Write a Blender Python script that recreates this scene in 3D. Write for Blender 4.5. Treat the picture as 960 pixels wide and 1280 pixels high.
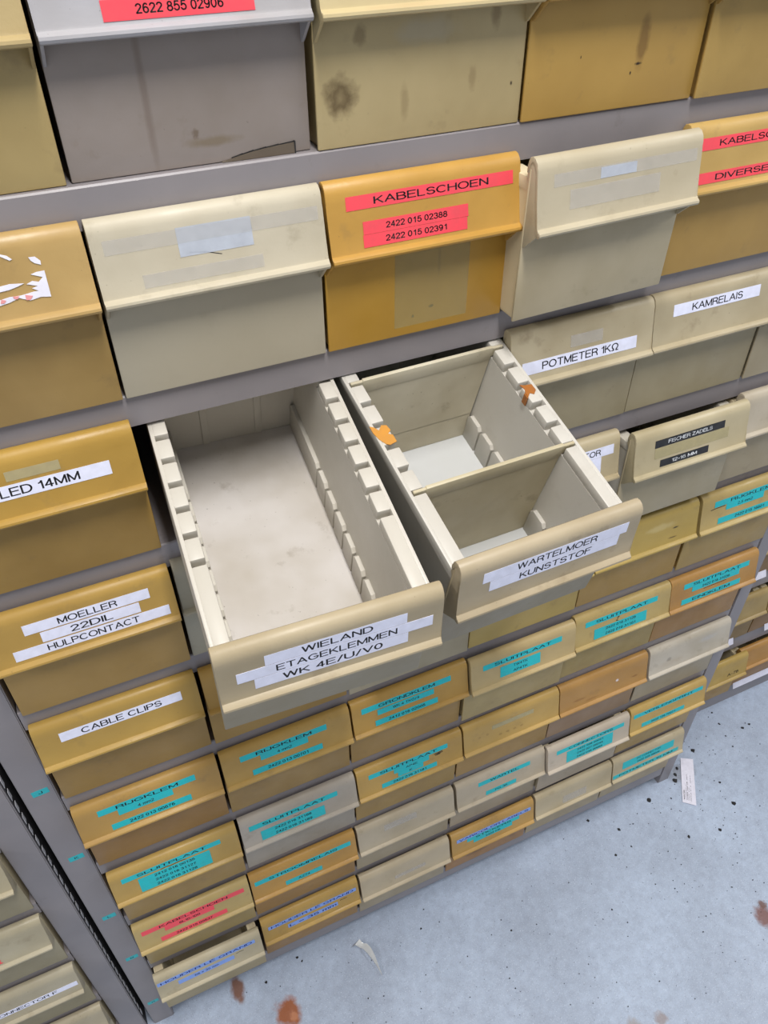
import bpy, bmesh, math, random
from mathutils import Vector, Matrix

for o in list(bpy.data.objects):
    bpy.data.objects.remove(o, do_unlink=True)
SC = bpy.context.scene
COL = SC.collection
random.seed(7)
FZ = 0.077            # height of the lowest shelf above the floor
W = 0.165             # bin pitch
PT = 0.15602          # shelf pitch
ROWS = 'ABCDEFGHI'
def zr(r): return FZ + PT * (8 - ROWS.index(r))

# ------------------------------------------------------------ camera
cam_d = bpy.data.cameras.new('camera')
cam = bpy.data.objects.new('camera', cam_d)
COL.objects.link(cam)
SC.camera = cam
cam_d.sensor_fit = 'VERTICAL'
cam_d.sensor_height = 36.0
cam_d.lens = 994.954 * 36.0 / 1280.0
cam_d.clip_start = 0.02
_r = (0.9089308742826538, -0.4169386182279597, -0.0026180920263718377)
_d = (-0.2771354724935863, -0.5994432479240202, -0.750908597902476)
_f = (0.31151339563725916, 0.6832495745686287, -0.6604009563818658)
cam.matrix_world = Matrix(((_r[0], -_d[0], -_f[0], 0.13172634),
                           (_r[1], -_d[1], -_f[1], -0.54414825),
                           (_r[2], -_d[2], -_f[2], 1.42643872 + FZ),
                           (0, 0, 0, 1)))

# ------------------------------------------------------------ world, light, exposure
world = bpy.data.worlds.new('world')
SC.world = world
world.use_nodes = True
bg = world.node_tree.nodes['Background']
bg.inputs[0].default_value = (0.80, 0.84, 0.92, 1)
bg.inputs[1].default_value = 0.44
def tube_light(loc, sx, sy, power, color):
    d = bpy.data.lights.new('ceiling_lamp', 'AREA')
    d.shape = 'RECTANGLE'; d.size = sx; d.size_y = sy
    d.energy = power; d.color = color
    o = bpy.data.objects.new('ceiling_lamp', d)
    o.location = loc
    COL.objects.link(o)
    return o
tube_light((0.30, -0.72, 2.72), 0.18, 1.0, 31, (1.0, 0.975, 0.95))
tube_light((2.70, -0.72, 2.72), 0.16, 1.25, 34, (0.95, 0.97, 1.0))
tube_light((-2.10, -0.72, 2.72), 0.16, 1.25, 30, (1.0, 0.975, 0.95))
SC.view_settings.view_transform = 'Standard'
SC.view_settings.look = 'None'
SC.view_settings.gamma = 1.0
SC.view_settings.use_curve_mapping = False
SC.view_settings.exposure = 0.34

# ------------------------------------------------------------ materials
def lin(c):
    return tuple(((v / 255.0) / 12.92 if v / 255.0 <= 0.04045 else ((v / 255.0 + 0.055) / 1.055) ** 2.4) for v in c) + (1.0,)
MATS = {}
def new_mat(name, rough=0.5):
    m = bpy.data.materials.new(name)
    m.use_nodes = True
    nt = m.node_tree
    b = nt.nodes['Principled BSDF']
    b.inputs['Roughness'].default_value = rough
    MATS[name] = m
    return m, nt, b
def nd(nt, t, **k):
    n = nt.nodes.new(t)
    for a, v in k.items():
        setattr(n, a, v)
    return n
def noise(nt, vec, scale, detail=3, rough=0.55):
    n = nd(nt, 'ShaderNodeTexNoise')
    n.inputs['Scale'].default_value = scale
    n.inputs['Detail'].default_value = detail
    n.inputs['Roughness'].default_value = rough
    nt.links.new(vec, n.inputs['Vector'])
    return n.outputs['Fac']
def ramp(nt, fac, stops):
    r = nd(nt, 'ShaderNodeValToRGB')
    e = r.color_ramp.elements
    while len(e) < len(stops): e.new(0.5)
    for q, (p, c) in zip(e, stops):
        q.position = p; q.color = c if len(c) == 4 else tuple(c) + (1,)
    nt.links.new(fac, r.inputs[0])
    return r.outputs[0]
def mix(nt, fac, a, b, mode='MIX'):
    m = nd(nt, 'ShaderNodeMixRGB', blend_type=mode)
    for i, v in ((0, fac), (1, a), (2, b)):
        if isinstance(v, (int, float)): m.inputs[i].default_value = v
        elif isinstance(v, tuple): m.inputs[i].default_value = v
        else: nt.links.new(v, m.inputs[i])
    return m.outputs[0]
def math_(nt, op, a, b=0.0):
    m = nd(nt, 'ShaderNodeMath', operation=op)
    for i, v in ((0, a), (1, b)):
        if isinstance(v, (int, float)): m.inputs[i].default_value = v
        else: nt.links.new(v, m.inputs[i])
    return m.outputs[0]
G = lambda v: (v, v, v, 1)
def spot_mask(nt, coord, cx, cz, rx, rz, ring=0.0, soft=0.35, axis='XZ'):
    s = nd(nt, 'ShaderNodeSeparateXYZ'); nt.links.new(coord, s.inputs[0])
    a = math_(nt, 'DIVIDE', math_(nt, 'SUBTRACT', s.outputs[0], cx), rx)
    b = math_(nt, 'DIVIDE', math_(nt, 'SUBTRACT', s.outputs[2 if axis == 'XZ' else 1], cz), rz)
    d = math_(nt, 'SQRT', math_(nt, 'ADD', math_(nt, 'MULTIPLY', a, a), math_(nt, 'MULTIPLY', b, b)))
    n = noise(nt, coord, 5.0 / max(rx, rz) * 0.35, 4)
    d = math_(nt, 'ADD', d, math_(nt, 'MULTIPLY', math_(nt, 'SUBTRACT', n, 0.5), 1.1))
    m = ramp(nt, d, [(0.0, G(1 - ring)), (max(0.01, 0.75 - soft), G(1.0)), (0.98, G(0))])
    return m
def plastic(name, spots=(), grime=0.75, rough=0.42):
    """old moulded plastic: colour comes from the object, dirt from noise"""
    m, nt, b = new_mat(name, rough)
    oi = nd(nt, 'ShaderNodeObjectInfo'); tc = nd(nt, 'ShaderNodeTexCoord')
    off = nd(nt, 'ShaderNodeVectorMath', operation='SCALE'); 
    cmb = nd(nt, 'ShaderNodeCombineXYZ')
    nt.links.new(oi.outputs['Random'], cmb.inputs[0]); nt.links.new(oi.outputs['Random'], cmb.inputs[2])
    nt.links.new(cmb.outputs[0], off.inputs[0]); off.inputs['Scale'].default_value = 37.0
    add = nd(nt, 'ShaderNodeVectorMath', operation='ADD')
    nt.links.new(tc.outputs['Object'], add.inputs[0]); nt.links.new(off.outputs[0], add.inputs[1])
    v = add.outputs[0]
    big = ramp(nt, noise(nt, v, 14, 3), [(0.35, G(1.05)), (0.72, (0.82, 0.79, 0.72, 1))])
    c = mix(nt, grime, oi.outputs['Color'], mix(nt, 1.0, oi.outputs['Color'], big, 'MULTIPLY'))
    smear = ramp(nt, noise(nt, v, 33, 5, 0.65), [(0.60, G(0)), (0.78, G(1))])
    c = mix(nt, math_(nt, 'MULTIPLY', smear, 0.5 * grime), c, (0.16, 0.115, 0.06, 1))
    speck = ramp(nt, noise(nt, v, 330, 2), [(0.73, G(0)), (0.77, G(1))])
    c = mix(nt, math_(nt, 'MULTIPLY', speck, 0.45 * grime), c, (0.07, 0.05, 0.03, 1))
    for (cx, cz, rx, rz, k, col, ring) in spots:
        mk = spot_mask(nt, tc.outputs['Object'], cx, cz, rx, rz, ring)
        c = mix(nt, math_(nt, 'MULTIPLY', mk, k), c, lin(col))
    nt.links.new(c, b.inputs['Base Color'])
    bp = nd(nt, 'ShaderNodeBump'); bp.inputs['Strength'].default_value = 0.12; bp.inputs['Distance'].default_value = 0.001
    nt.links.new(noise(nt, v, 260, 3), bp.inputs['Height']); nt.links.new(bp.outputs[0], b.inputs['Normal'])
    rr = ramp(nt, noise(nt, v, 24, 4), [(0.3, G(rough - 0.07)), (0.75, G(rough + 0.16))])
    nt.links.new(rr, b.inputs['Roughness'])
    b.inputs['Specular IOR Level'].default_value = 0.42
    return m
P_MAIN = plastic('bin_plastic')
P_DIRTY = plastic('bin_plastic_dirty', grime=1.0)
P_CLEAN = plastic('bin_plastic_clean', grime=0.25)
P_KHAKI = plastic('bin_plastic_khaki_stained', spots=[(-0.0635, 0.0325, 0.0150, 0.0155, 0.85, (92, 74, 44), 0.35),
        (-0.048, 0.068, 0.006, 0.008, 0.5, (105, 85, 50), 0), (0.055, 0.075, 0.005, 0.013, 0.55, (110, 88, 52), 0),
        (0.039, 0.035, 0.004, 0.010, 0.35, (120, 98, 60), 0), (-0.015, 0.025, 0.004, 0.016, 0.35, (120, 98, 60), 0),
        (0.0, 0.067, 0.030, 0.010, 0.35, (170, 166, 150), 0), (0.072, 0.028, 0.0012, 0.002, 0.9, (50, 35, 20), 0)], grime=0.7)
P_SMEAR = plastic('bin_plastic_mustard_smeared', spots=[(0.022, 0.046, 0.007, 0.022, 0.6, (105, 72, 30), 0),
        (0.021, 0.031, 0.004, 0.0014, 1.0, (40, 25, 12), 0), (0.015, 0.025, 0.0010, 0.0018, 1.0, (40, 25, 12), 0),
        (-0.034, 0.040, 0.0006, 0.0015, 1.0, (45, 28, 12), 0)], grime=0.6)
P_GREYB = plastic('bin_plastic_grey_streaked', spots=[(-0.026, 0.050, 0.0035, 0.055, 0.55, (120, 104, 92), 0),
        (0.002, 0.020, 0.003, 0.004, 0.7, (110, 92, 72), 0), (0.012, 0.014, 0.022, 0.004, 0.6, (125, 108, 78), 0)], grime=0.7)
P_TAPED = plastic('bin_plastic_ochre_taped', spots=[(-0.005, 0.016, 0.0016, 0.002, 1.0, (50, 34, 16), 0),
        (0.012, 0.022, 0.003, 0.0018, 1.0, (60, 40, 18), 0), (0.018, 0.060, 0.002, 0.016, 0.5, (120, 82, 24), 0)], grime=0.6)
P_WORNYEL = plastic('bin_plastic_worn_yellow', spots=[(0.02, 0.115, 0.03, 0.006, 0.6, (190, 172, 120), 0),  # pale worn patch and dark ink marks on the yellow
        (0.045, 0.108, 0.006, 0.0015, 0.9, (50, 40, 25), 0), (0.042, 0.094, 0.010, 0.0015, 0.8, (80, 60, 35), 0)], grime=0.7)
P_HAND = plastic('bin_plastic_faded_writing', spots=[(-0.02 + 0.012 * i, 0.098, 0.0035, 0.0028, 0.55, (120, 90, 45), 0.6) for i in range(4)]
        + [(-0.055 + 0.013 * i, 0.108, 0.0030, 0.0028, 0.45, (125, 95, 50), 0.6) for i in range(2)], grime=0.6)
P_ORNG = plastic('bin_plastic_orange_stained', spots=[(0.024, 0.108, 0.0035, 0.0035, 1.0, (214, 205, 205), 0),
        (-0.045, 0.100, 0.016, 0.0028, 0.5, (120, 76, 30), 0.3), (0.058, 0.102, 0.008, 0.0025, 0.6, (110, 70, 28), 0.3),
        (-0.02, 0.092, 0.018, 0.0025, 0.4, (120, 76, 30), 0.3)], grime=0.8)
P_WHSM = plastic('bin_plastic_pale_smudged', spots=[(-0.042, 0.106, 0.006, 0.005, 0.6, (120, 112, 100), 0),
        (0.035, 0.118, 0.022, 0.007, 0.35, (170, 172, 176), 0), (-0.035, 0.098, 0.03, 0.010, 0.3, (160, 142, 118), 0)], grime=0.8)
P_ROWI = plastic('bin_plastic_brown_dirt', spots=[(-0.02, 0.035, 0.030, 0.02, 0.7, (105, 72, 34), 0), (0.055, 0.03, 0.012, 0.02, 0.4, (110, 80, 40), 0)], grime=0.9)
P_B3F = plastic('bin_plastic_beige_ghost_writing', spots=[(-0.055 + 0.011 * i, 0.121 - 0.012 * (i % 3), 0.0032, 0.0035, 0.28, (150, 138, 112), 0.7) for i in range(11)], grime=0.5)

def paint(name, c1, c2, rough, scale, dirt=0.3, bump=0.05, metal=0.0):
    m, nt, b = new_mat(name, rough)
    tc = nd(nt, 'ShaderNodeTexCoord')
    geo = nd(nt, 'ShaderNodeNewGeometry')
    v = geo.outputs['Position']
    c = mix(nt, ramp(nt, noise(nt, v, scale, 4), [(0.3, G(0)), (0.7, G(1))]), lin(c1), lin(c2))
    c = mix(nt, math_(nt, 'MULTIPLY', ramp(nt, noise(nt, v, scale * 3.1, 5, 0.7), [(0.62, G(0)), (0.74, G(1))]), dirt), c, (0.07, 0.06, 0.05, 1))
    nt.links.new(c, b.inputs['Base Color'])
    b.inputs['Metallic'].default_value = metal
    bp = nd(nt, 'ShaderNodeBump'); bp.inputs['Strength'].default_value = bump; bp.inputs['Distance'].default_value = 0.001
    nt.links.new(noise(nt, v, 400, 2), bp.inputs['Height']); nt.links.new(bp.outputs[0], b.inputs['Normal'])
    return m
M_STEEL = paint('grey_painted_steel', (142, 136, 137), (130, 125, 127), 0.42, 9, 0.25)
M_STEEL_D = paint('shaded_steel', (58, 56, 58), (46, 45, 47), 0.55, 9, 0.2)  # grey steel darkened, shade of the gap and shelf interior put in
M_SLOT = paint('bright_slot_plate', (235, 235, 240), (225, 225, 230), 0.4, 30, 0.1)
def flat(name, col, rough=0.5, spec=0.4):
    m, nt, b = new_mat(name, rough)
    geo = nd(nt, 'ShaderNodeNewGeometry')
    n = noise(nt, geo.outputs['Position'], 120, 3)
    c = mix(nt, ramp(nt, n, [(0.3, G(0.0)), (0.75, G(0.16))]), lin(col), (0.12, 0.11, 0.10, 1))
    nt.links.new(c, b.inputs['Base Color'])
    b.inputs['Specular IOR Level'].default_value = spec
    return m
M_WHITE = flat('white_label_tape', (226, 228, 246), 0.45)
M_CYAN = flat('cyan_label_tape', (20, 182, 188), 0.35)
M_RED = flat('red_label_tape', (236, 74, 86), 0.35)
M_BLUE = flat('blue_label_tape', (128, 160, 226), 0.4)
M_BLACK = flat('black_label_tape', (30, 31, 34), 0.35)
M_INK = flat('black_ink', (22, 22, 26), 0.5, 0.2)
M_BLUEINK = flat('dark_blue_ink', (28, 42, 110), 0.5, 0.2)
M_WINK = flat('white_print', (225, 228, 230), 0.5, 0.2)
def film(name, col, a):
    m = flat(name, col, 0.22); m.node_tree.nodes['Principled BSDF'].inputs['Alpha'].default_value = a; return m
M_RES = film('pale_tape_residue', (214, 211, 205), 0.22)
M_RES2 = film('tan_tape_residue', (196, 184, 140), 0.55)
M_RES3 = film('bluish_tape_residue', (205, 212, 224), 0.55)
M_BROWNTAPE = flat('brown_tape_remnant', (200, 140, 60), 0.35)
M_BROWNTAPE2 = flat('dark_brown_tape_remnant', (160, 98, 42), 0.35)
M_REDP = flat('faded_red_print', (226, 150, 150), 0.6)
M_CRUMB = flat('black_dirt_and_gap', (30, 30, 32), 0.8)
M_PAPER = flat('white_paper', (228, 226, 238), 0.7)

def floor_material():
    m, nt, b = new_mat('painted_concrete_floor', 0.34)
    geo = nd(nt, 'ShaderNodeNewGeometry'); v = geo.outputs['Position']
    c = mix(nt, ramp(nt, noise(nt, v, 4.5, 5, 0.6), [(0.32, G(0)), (0.68, G(1))]), lin((184, 198, 218)), lin((162, 173, 190)))
    c = mix(nt, ramp(nt, noise(nt, v, 60, 6, 0.75), [(0.35, G(0)), (0.72, G(0.5))]), c, lin((132, 138, 154)))
    c = mix(nt, ramp(nt, noise(nt, v, 520, 2), [(0.60, G(0)), (0.72, G(0.7))]), c, lin((216, 224, 236)))
    fine = ramp(nt, noise(nt, v, 420, 3), [(0.64, G(0)), (0.70, G(0.6))])
    c = mix(nt, fine, c, lin((66, 68, 76)))
    mid = ramp(nt, noise(nt, v, 95, 4, 0.7), [(0.69, G(0)), (0.73, G(0.8))])
    zone = ramp(nt, noise(nt, v, 3.0, 2), [(0.42, G(0)), (0.6, G(1))])
    c = mix(nt, math_(nt, 'MULTIPLY', mid, zone), c, lin((60, 60, 64)))
    for (x, y, rx, ry, k, col) in [(0.168, -0.072, 0.026, 0.030, 0.95, (150, 84, 40)), (0.176, -0.080, 0.008, 0.010, 0.7, (190, 130, 96)),
                                   (0.102, -0.002, 0.014, 0.030, 0.9, (120, 76, 48)),
                                   (1.004, -0.287, 0.020, 0.026, 0.9, (118, 72, 58)), (1.016, -0.268, 0.010, 0.010, 0.9, (104, 66, 50)),
                                   (0.680, -0.330, 0.016, 0.018, 0.5, (150, 130, 110)), (0.728, -0.338, 0.014, 0.014, 0.6, (140, 116, 100)),
                                   (1.06, 0.004, 0.035, 0.026, 0.45, (96, 88, 82))]:
        mk = spot_mask(nt, v, x, y, rx, ry, 0.0, 0.25, 'XY')
        c = mix(nt, math_(nt, 'MULTIPLY', mk, k), c, lin(col))
    nt.links.new(c, b.inputs['Base Color'])
    nt.links.new(ramp(nt, noise(nt, v, 50, 4), [(0.3, G(0.28)), (0.7, G(0.5))]), b.inputs['Roughness'])
    bp = nd(nt, 'ShaderNodeBump'); bp.inputs['Strength'].default_value = 0.25; bp.inputs['Distance'].default_value = 0.002
    nt.links.new(noise(nt, v, 170, 5, 0.7), bp.inputs['Height']); nt.links.new(bp.outputs[0], b.inputs['Normal'])
    return m
M_FLOOR = floor_material()
M_WALL = paint('off_white_wall', (200, 198, 192), (190, 188, 184), 0.8, 3, 0.05)

# ------------------------------------------------------------ mesh helpers
def mesh_of(name, bm, smooth=False, angle=35):
    me = bpy.data.meshes.new(name)
    bmesh.ops.recalc_face_normals(bm, faces=bm.faces)
    bm.to_mesh(me); bm.free()
    if smooth:
        for p in me.polygons: p.use_smooth = True
        try: me.set_sharp_from_angle(angle=math.radians(angle))
        except Exception: pass
    return me
def tone(c, k=0.76, d=0.10):
    r, g, b, _ = lin(c); l = 0.3 * r + 0.6 * g + 0.1 * b
    return ((r + (l - r) * d) * k, (g + (l - g) * d) * k, (b + (l - b) * d) * k, 1.0)
def ob(name, me, mat=None, parent=None, color=None, loc=None):
    if mat and not me.materials: me.materials.append(mat)
    o = bpy.data.objects.new(name, me)
    COL.objects.link(o)
    if mat and me.materials[0] is not mat:
        o.material_slots[0].link = 'OBJECT'; o.material_slots[0].material = mat
    if parent: o.parent = parent
    if color: o.color = color if len(color) == 4 else lin(color)
    if loc: o.location = loc
    return o
def box(bm, x0, x1, y0, y1, z0, z1, bev=0.0, seg=2):
    r = bmesh.ops.create_cube(bm, size=1.0)
    vs = r['verts']
    for v in vs:
        v.co = Vector(((x0 + x1) / 2 + v.co.x * (x1 - x0), (y0 + y1) / 2 + v.co.y * (y1 - y0), (z0 + z1) / 2 + v.co.z * (z1 - z0)))
    if bev:
        es = list({e for v in vs for e in v.link_edges})
        bmesh.ops.bevel(bm, geom=es, offset=bev, segments=seg, profile=0.5, affect='EDGES')
def prism_x(bm, poly, x0, x1, bev=0.0):
    """closed YZ polygon swept along x"""
    a = [bm.verts.new((x0, y, z)) for y, z in poly]
    b = [bm.verts.new((x1, y, z)) for y, z in poly]
    n = len(poly)
    for i in range(n):
        bm.faces.new((a[i], a[(i + 1) % n], b[(i + 1) % n], b[i]))
    f1 = bm.faces.new(a[::-1]); f2 = bm.faces.new(b)
    if bev:
        bmesh.ops.bevel(bm, geom=list(f1.edges) + list(f2.edges), offset=bev, segments=2, profile=0.6, affect='EDGES')
def prism_z(bm, poly, z0, z1):
    a = [bm.verts.new((x, y, z0)) for x, y in poly]
    b = [bm.verts.new((x, y, z1)) for x, y in poly]
    n = len(poly)
    for i in range(n):
        bm.faces.new((a[i], a[(i + 1) % n], b[(i + 1) % n], b[i]))
    bm.faces.new(a[::-1]); bm.faces.new(b)
def tagp(o, label=None, cat=None, group=None, kind=None):
    if label: o['label'] = label
    if cat: o['category'] = cat
    if group: o['group'] = group
    if kind: o['kind'] = kind
    return o
def empty(name, loc, label, cat, group=None, rot=None):
    o = bpy.data.objects.new(name, None)
    o.empty_display_size = 0.03
    COL.objects.link(o); o.location = loc
    if rot: o.rotation_euler = rot
    return tagp(o, label, cat, group)

# ------------------------------------------------------------ room
def struct(name, bm, mat):
    o = ob(name, mesh_of(name, bm), mat); o['kind'] = 'structure'; return o
bm = bmesh.new(); box(bm, -3.2, 4.2, -2.6, 0.62, -0.06, 0.0); struct('floor', bm, M_FLOOR)
bm = bmesh.new(); box(bm, -3.2, 4.2, 0.62, 0.70, -0.06, 2.9); struct('wall_back', bm, M_WALL)
bm = bmesh.new(); box(bm, -3.2, 4.2, -2.6, 0.70, 2.9, 2.96); struct('ceiling', bm, M_WALL)
for x, wh in ((0.30, 'middle'), (2.70, 'right'), (-2.10, 'left')):     # the fixtures above the lamps
    f = empty('ceiling_light', (x, -0.72, 2.74), wh + ' one of the three ceiling tube fixtures over the aisle', 'light', 'ceiling tube fixtures over the aisle')
    bm = bmesh.new(); box(bm, -0.10, 0.10, -0.66, 0.66, 0.0, 0.05, 0.006); ob('housing', mesh_of('housing', bm), M_PAPER, f)
    bm = bmesh.new(); box(bm, -0.02, 0.02, -0.05, 0.05, 0.05, 0.16); ob('bracket', mesh_of('bracket', bm), M_STEEL, f)

# ------------------------------------------------------------ bin meshes
HB = 0.0813     # half width of the body
HW = 0.0812     # half width of the hood
YN = [0.0785 + 0.0245 * k for k in range(9)]     # divider notches
ZW = 0.120      # top of the side walls
def tray_mesh(detail=True):
    bm = bmesh.new()
    # floor and back wall
    box(bm, -0.0775, 0.0775, 0.0020, 0.289, 0.0, 0.0025)
    box(bm, -0.0770, 0.0770, 0.2862, 0.289, 0.0020, ZW, 0.0006, 1)
    for s in (-1, 1):
        # thick side wall, slightly tapered to the floor
        sec = [(0.0608, 0.002), (0.0655, 0.110), (0.0792, 0.110), (0.0780, 0.002)] if detail else [(0.0608, 0.002), (0.0655, ZW), (0.0792, ZW), (0.0780, 0.002)]
        a = [bm.verts.new((s * x, 0.0020, z)) for x, z in sec]
        b = [bm.verts.new((s * x, 0.2885, z)) for x, z in sec]
        for i in range(4):
            bm.faces.new((a[i], a[(i + 1) % 4], b[(i + 1) % 4], b[i]))
        bm.faces.new(a[::-1]); bm.faces.new(b)
        if detail:
            x0, x1 = sorted((s * 0.0764, s * 0.0796))
            box(bm, x0, x1, 0.0020, 0.2885, 0.1098, ZW, 0.0007, 2)         # outer strip
            x0, x1 = sorted((s * 0.0656, s * 0.0770))
            ed = [0.0020] + YN + [0.2885]
            for i in range(len(ed) - 1):                                    # blocks between the notches
                y0 = ed[i] + (0.0026 if i else 0); y1 = ed[i + 1] - (0.0026 if i < len(ed) - 2 else 0)
                box(bm, x0, x1, y0, y1, 0.1095, ZW, 0.0012, 2)
            for i in range(-1, 8):                                          # low divider guides on the floor
                y0 = YN[0] + 0.0245 * i + 0.0012; y1 = y0 + 0.0221
                if i == 5: y1 = 0.2855
                if i > 5: break
                p = [(y0, 0.002), (y0, 0.0315), (y0 + 0.0035, 0.0355), (y1 - 0.0035, 0.0355), (y1, 0.0315), (y1, 0.002)]
                x0b, x1b = sorted((s * 0.0583, s * 0.0630))
                prism_x(bm, p, x0b, x1b, 0.0006)
    for x in (-0.026, 0.026):                                               # ribs on the back wall
        box(bm, x - 0.0035, x + 0.0035, 0.2850, 0.2864, 0.002, ZW - 0.002, 0.0005, 1)
    return mesh_of('tray', bm, True)
TRAY = tray_mesh(True)
bm = bmesh.new(); box(bm, -HB, HB, 0.0, 0.0026, 0.0, 0.128, 0.0010, 2)
FRONT = mesh_of('front_panel', bm, True)
LINER = None
bm = bmesh.new(); box(bm, -0.0606, 0.0606, 0.0028, 0.2860, 0.0026, 0.0032)
LINER = mesh_of('tray_floor', bm)

# outer outline of the hood (y, z), lip first, up the label panel and over the rolled edge
HP = [(-0.0165, 0.0808), (-0.0190, 0.0808), (-0.0206, 0.0817), (-0.0213, 0.0834), (-0.0208, 0.0851), (-0.0190, 0.0862), (-0.0163, 0.0870), (-0.0157, 0.0882),
      (-0.0125, 0.1050), (-0.0091, 0.1230), (-0.0084, 0.1290), (-0.0066, 0.1335), (-0.0036, 0.1364), (0.0000, 0.1372),
      (0.0032, 0.1360), (0.0050, 0.1330), (0.0055, 0.1290), (0.0055, 0.1240)]
HI = [(0.0029, 0.1240), (0.0029, 0.1290), (0.0022, 0.1320), (0.0, 0.1345), (-0.0035, 0.1338), (-0.0055, 0.1310), (-0.0062, 0.1280), (-0.0070, 0.1225),
      (-0.0105, 0.1050), (-0.0140, 0.0880), (-0.0150, 0.0860)]
def hood_mesh():
    bm = bmesh.new()
    poly = HP + HI
    prism_x(bm, poly, -HW, HW, 0.0009)
    cheek = [(0.0010, 0.0660), (-0.0020, 0.0672), (-0.0165, 0.0812), (-0.0185, 0.0830), (-0.0150, 0.0893), (-0.0086, 0.1230),
             (-0.0078, 0.1290), (-0.0036, 0.1358), (0.0000, 0.1366), (0.0030, 0.1352), (0.0048, 0.1325), (0.0050, 0.1200), (0.0010, 0.1150)]
    for s in (-1, 1):
        x0, x1 = sorted((s * (HW - 0.0024), s * (HW - 0.0003)))
        prism_x(bm, cheek, x0, x1, 0.0004)
    return mesh_of('front_hood', bm, True, 32)
HOOD = hood_mesh()

# ------------------------------------------------------------ writing and tape
def _arc(cx, cy, rx, ry, a0, a1, n=10):
    return [(cx + rx * math.cos(math.radians(a0 + (a1 - a0) * i / n)), cy + ry * math.sin(math.radians(a0 + (a1 - a0) * i / n))) for i in range(n + 1)]
def _glyphs():
    g = {}
    a = _arc
    g['A'] = (.72, [[(0, 0), (.36, 1), (.72, 0)], [(.12, .34), (.60, .34)]])
    g['B'] = (.62, [[(0, 0), (0, 1), (.36, 1)] + a(.36, .76, .22, .24, 90, -90, 6) + [(0, .52)], [(.36, .52)] + a(.37, .26, .25, .26, 90, -90, 7) + [(0, 0)]])
    g['C'] = (.70, [a(.37, .5, .37, .5, 45, 315, 14)])
    g['D'] = (.66, [[(0, 0), (0, 1), (.28, 1)] + a(.28, .5, .38, .5, 90, -90, 12) + [(0, 0)]])
    g['E'] = (.58, [[(.58, 0), (0, 0), (0, 1), (.58, 1)], [(0, .53), (.52, .53)]])
    g['F'] = (.54, [[(0, 0), (0, 1), (.54, 1)], [(0, .52), (.46, .52)]])
    g['G'] = (.74, [a(.37, .5, .37, .5, 45, 335, 14) + [(.72, .46), (.42, .46)]])
    g['H'] = (.62, [[(0, 0), (0, 1)], [(.62, 0), (.62, 1)], [(0, .53), (.62, .53)]])
    g['I'] = (.02, [[(.01, 0), (.01, 1)]])
    g['J'] = (.44, [[(.44, 1), (.44, .28)] + a(.22, .24, .22, .24, 0, -180, 8)])
    g['K'] = (.62, [[(0, 0), (0, 1)], [(.58, 1), (0, .38)], [(.20, .58), (.62, 0)]])
    g['L'] = (.50, [[(0, 1), (0, 0), (.50, 0)]])
    g['M'] = (.74, [[(0, 0), (0, 1), (.37, .06), (.74, 1), (.74, 0)]])
    g['N'] = (.62, [[(0, 0), (0, 1), (.62, 0), (.62, 1)]])
    g['O'] = (.78, [a(.39, .5, .39, .5, 0, 360, 20)])
    g['P'] = (.58, [[(0, 0), (0, 1), (.32, 1)] + a(.32, .74, .26, .26, 90, -90, 8) + [(0, .48)]])
    g['Q'] = (.78, [a(.39, .5, .39, .5, 0, 360, 20), [(.48, .22), (.74, -.04)]])
    g['R'] = (.62, [[(0, 0), (0, 1), (.34, 1)] + a(.34, .75, .25, .25, 90, -90, 8) + [(0, .50)], [(.36, .50), (.54, .36), (.62, 0)]])
    g['S'] = (.60, [a(.30, .745, .27, .255, 20, 250, 9) + a(.30, .265, .29, .265, 75, -160, 9)])
    g['T'] = (.64, [[(0, 1), (.64, 1)], [(.32, 1), (.32, 0)]])
    g['U'] = (.62, [[(0, 1), (0, .32)] + a(.31, .31, .31, .31, 180, 360, 10) + [(.62, 1)]])
    g['V'] = (.66, [[(0, 1), (.33, 0), (.66, 1)]])
    g['W'] = (.94, [[(0, 1), (.22, 0), (.47, 1), (.72, 0), (.94, 1)]])
    g['X'] = (.64, [[(0, 0), (.62, 1)], [(.02, 1), (.64, 0)]])
    g['Y'] = (.64, [[(0, 1), (.32, .42), (.64, 1)], [(.32, .42), (.32, 0)]])
    g['Z'] = (.60, [[(.02, 1), (.58, 1), (0, 0), (.60, 0)]])
    g['0'] = (.50, [a(.25, .5, .25, .5, 0, 360, 16)])
    g['1'] = (.24, [[(0, .76), (.12, .82), (.22, 1), (.22, 0)]])
    g['2'] = (.50, [a(.25, .74, .24, .26, 170, -35, 8) + [(.02, .04), (0, 0), (.50, 0)]])
    g['3'] = (.50, [a(.24, .75, .22, .25, 160, -80, 8), a(.24, .27, .26, .27, 85, -165, 9)])
    g['4'] = (.52, [[(.38, 0), (.38, 1), (0, .28), (.52, .28)]])
    g['5'] = (.50, [[(.46, 1), (.10, 1), (.04, .50)] + a(.24, .33, .26, .33, 120, -160, 10)])
    g['6'] = (.50, [a(.27, .5, .25, .5, 50, 200, 8) + a(.26, .31, .24, .31, 180, -180, 14)])
    g['7'] = (.48, [[(0, 1), (.48, 1), (.26, .55), (.16, 0)]])
    g['8'] = (.50, [a(.25, .765, .20, .235, -90, 270, 12), a(.25, .27, .25, .27, 90, -270, 14)])
    g['9'] = (.50, [a(.24, .69, .24, .31, 0, 360, 14) + a(.25, .5, .24, .5, 0, -130, 8)])
    g['-'] = (.30, [[(0, .38), (.30, .38)]]); g['='] = (.46, [[(0, .30), (.46, .30)], [(0, .55), (.46, .55)]])
    g['/'] = (.32, [[(0, -.04), (.32, 1.02)]]); g['.'] = (.04, [[(0, .03), (.04, .03)]]); g[','] = (.06, [[(.05, .06), (0, -.14)]])
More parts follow.
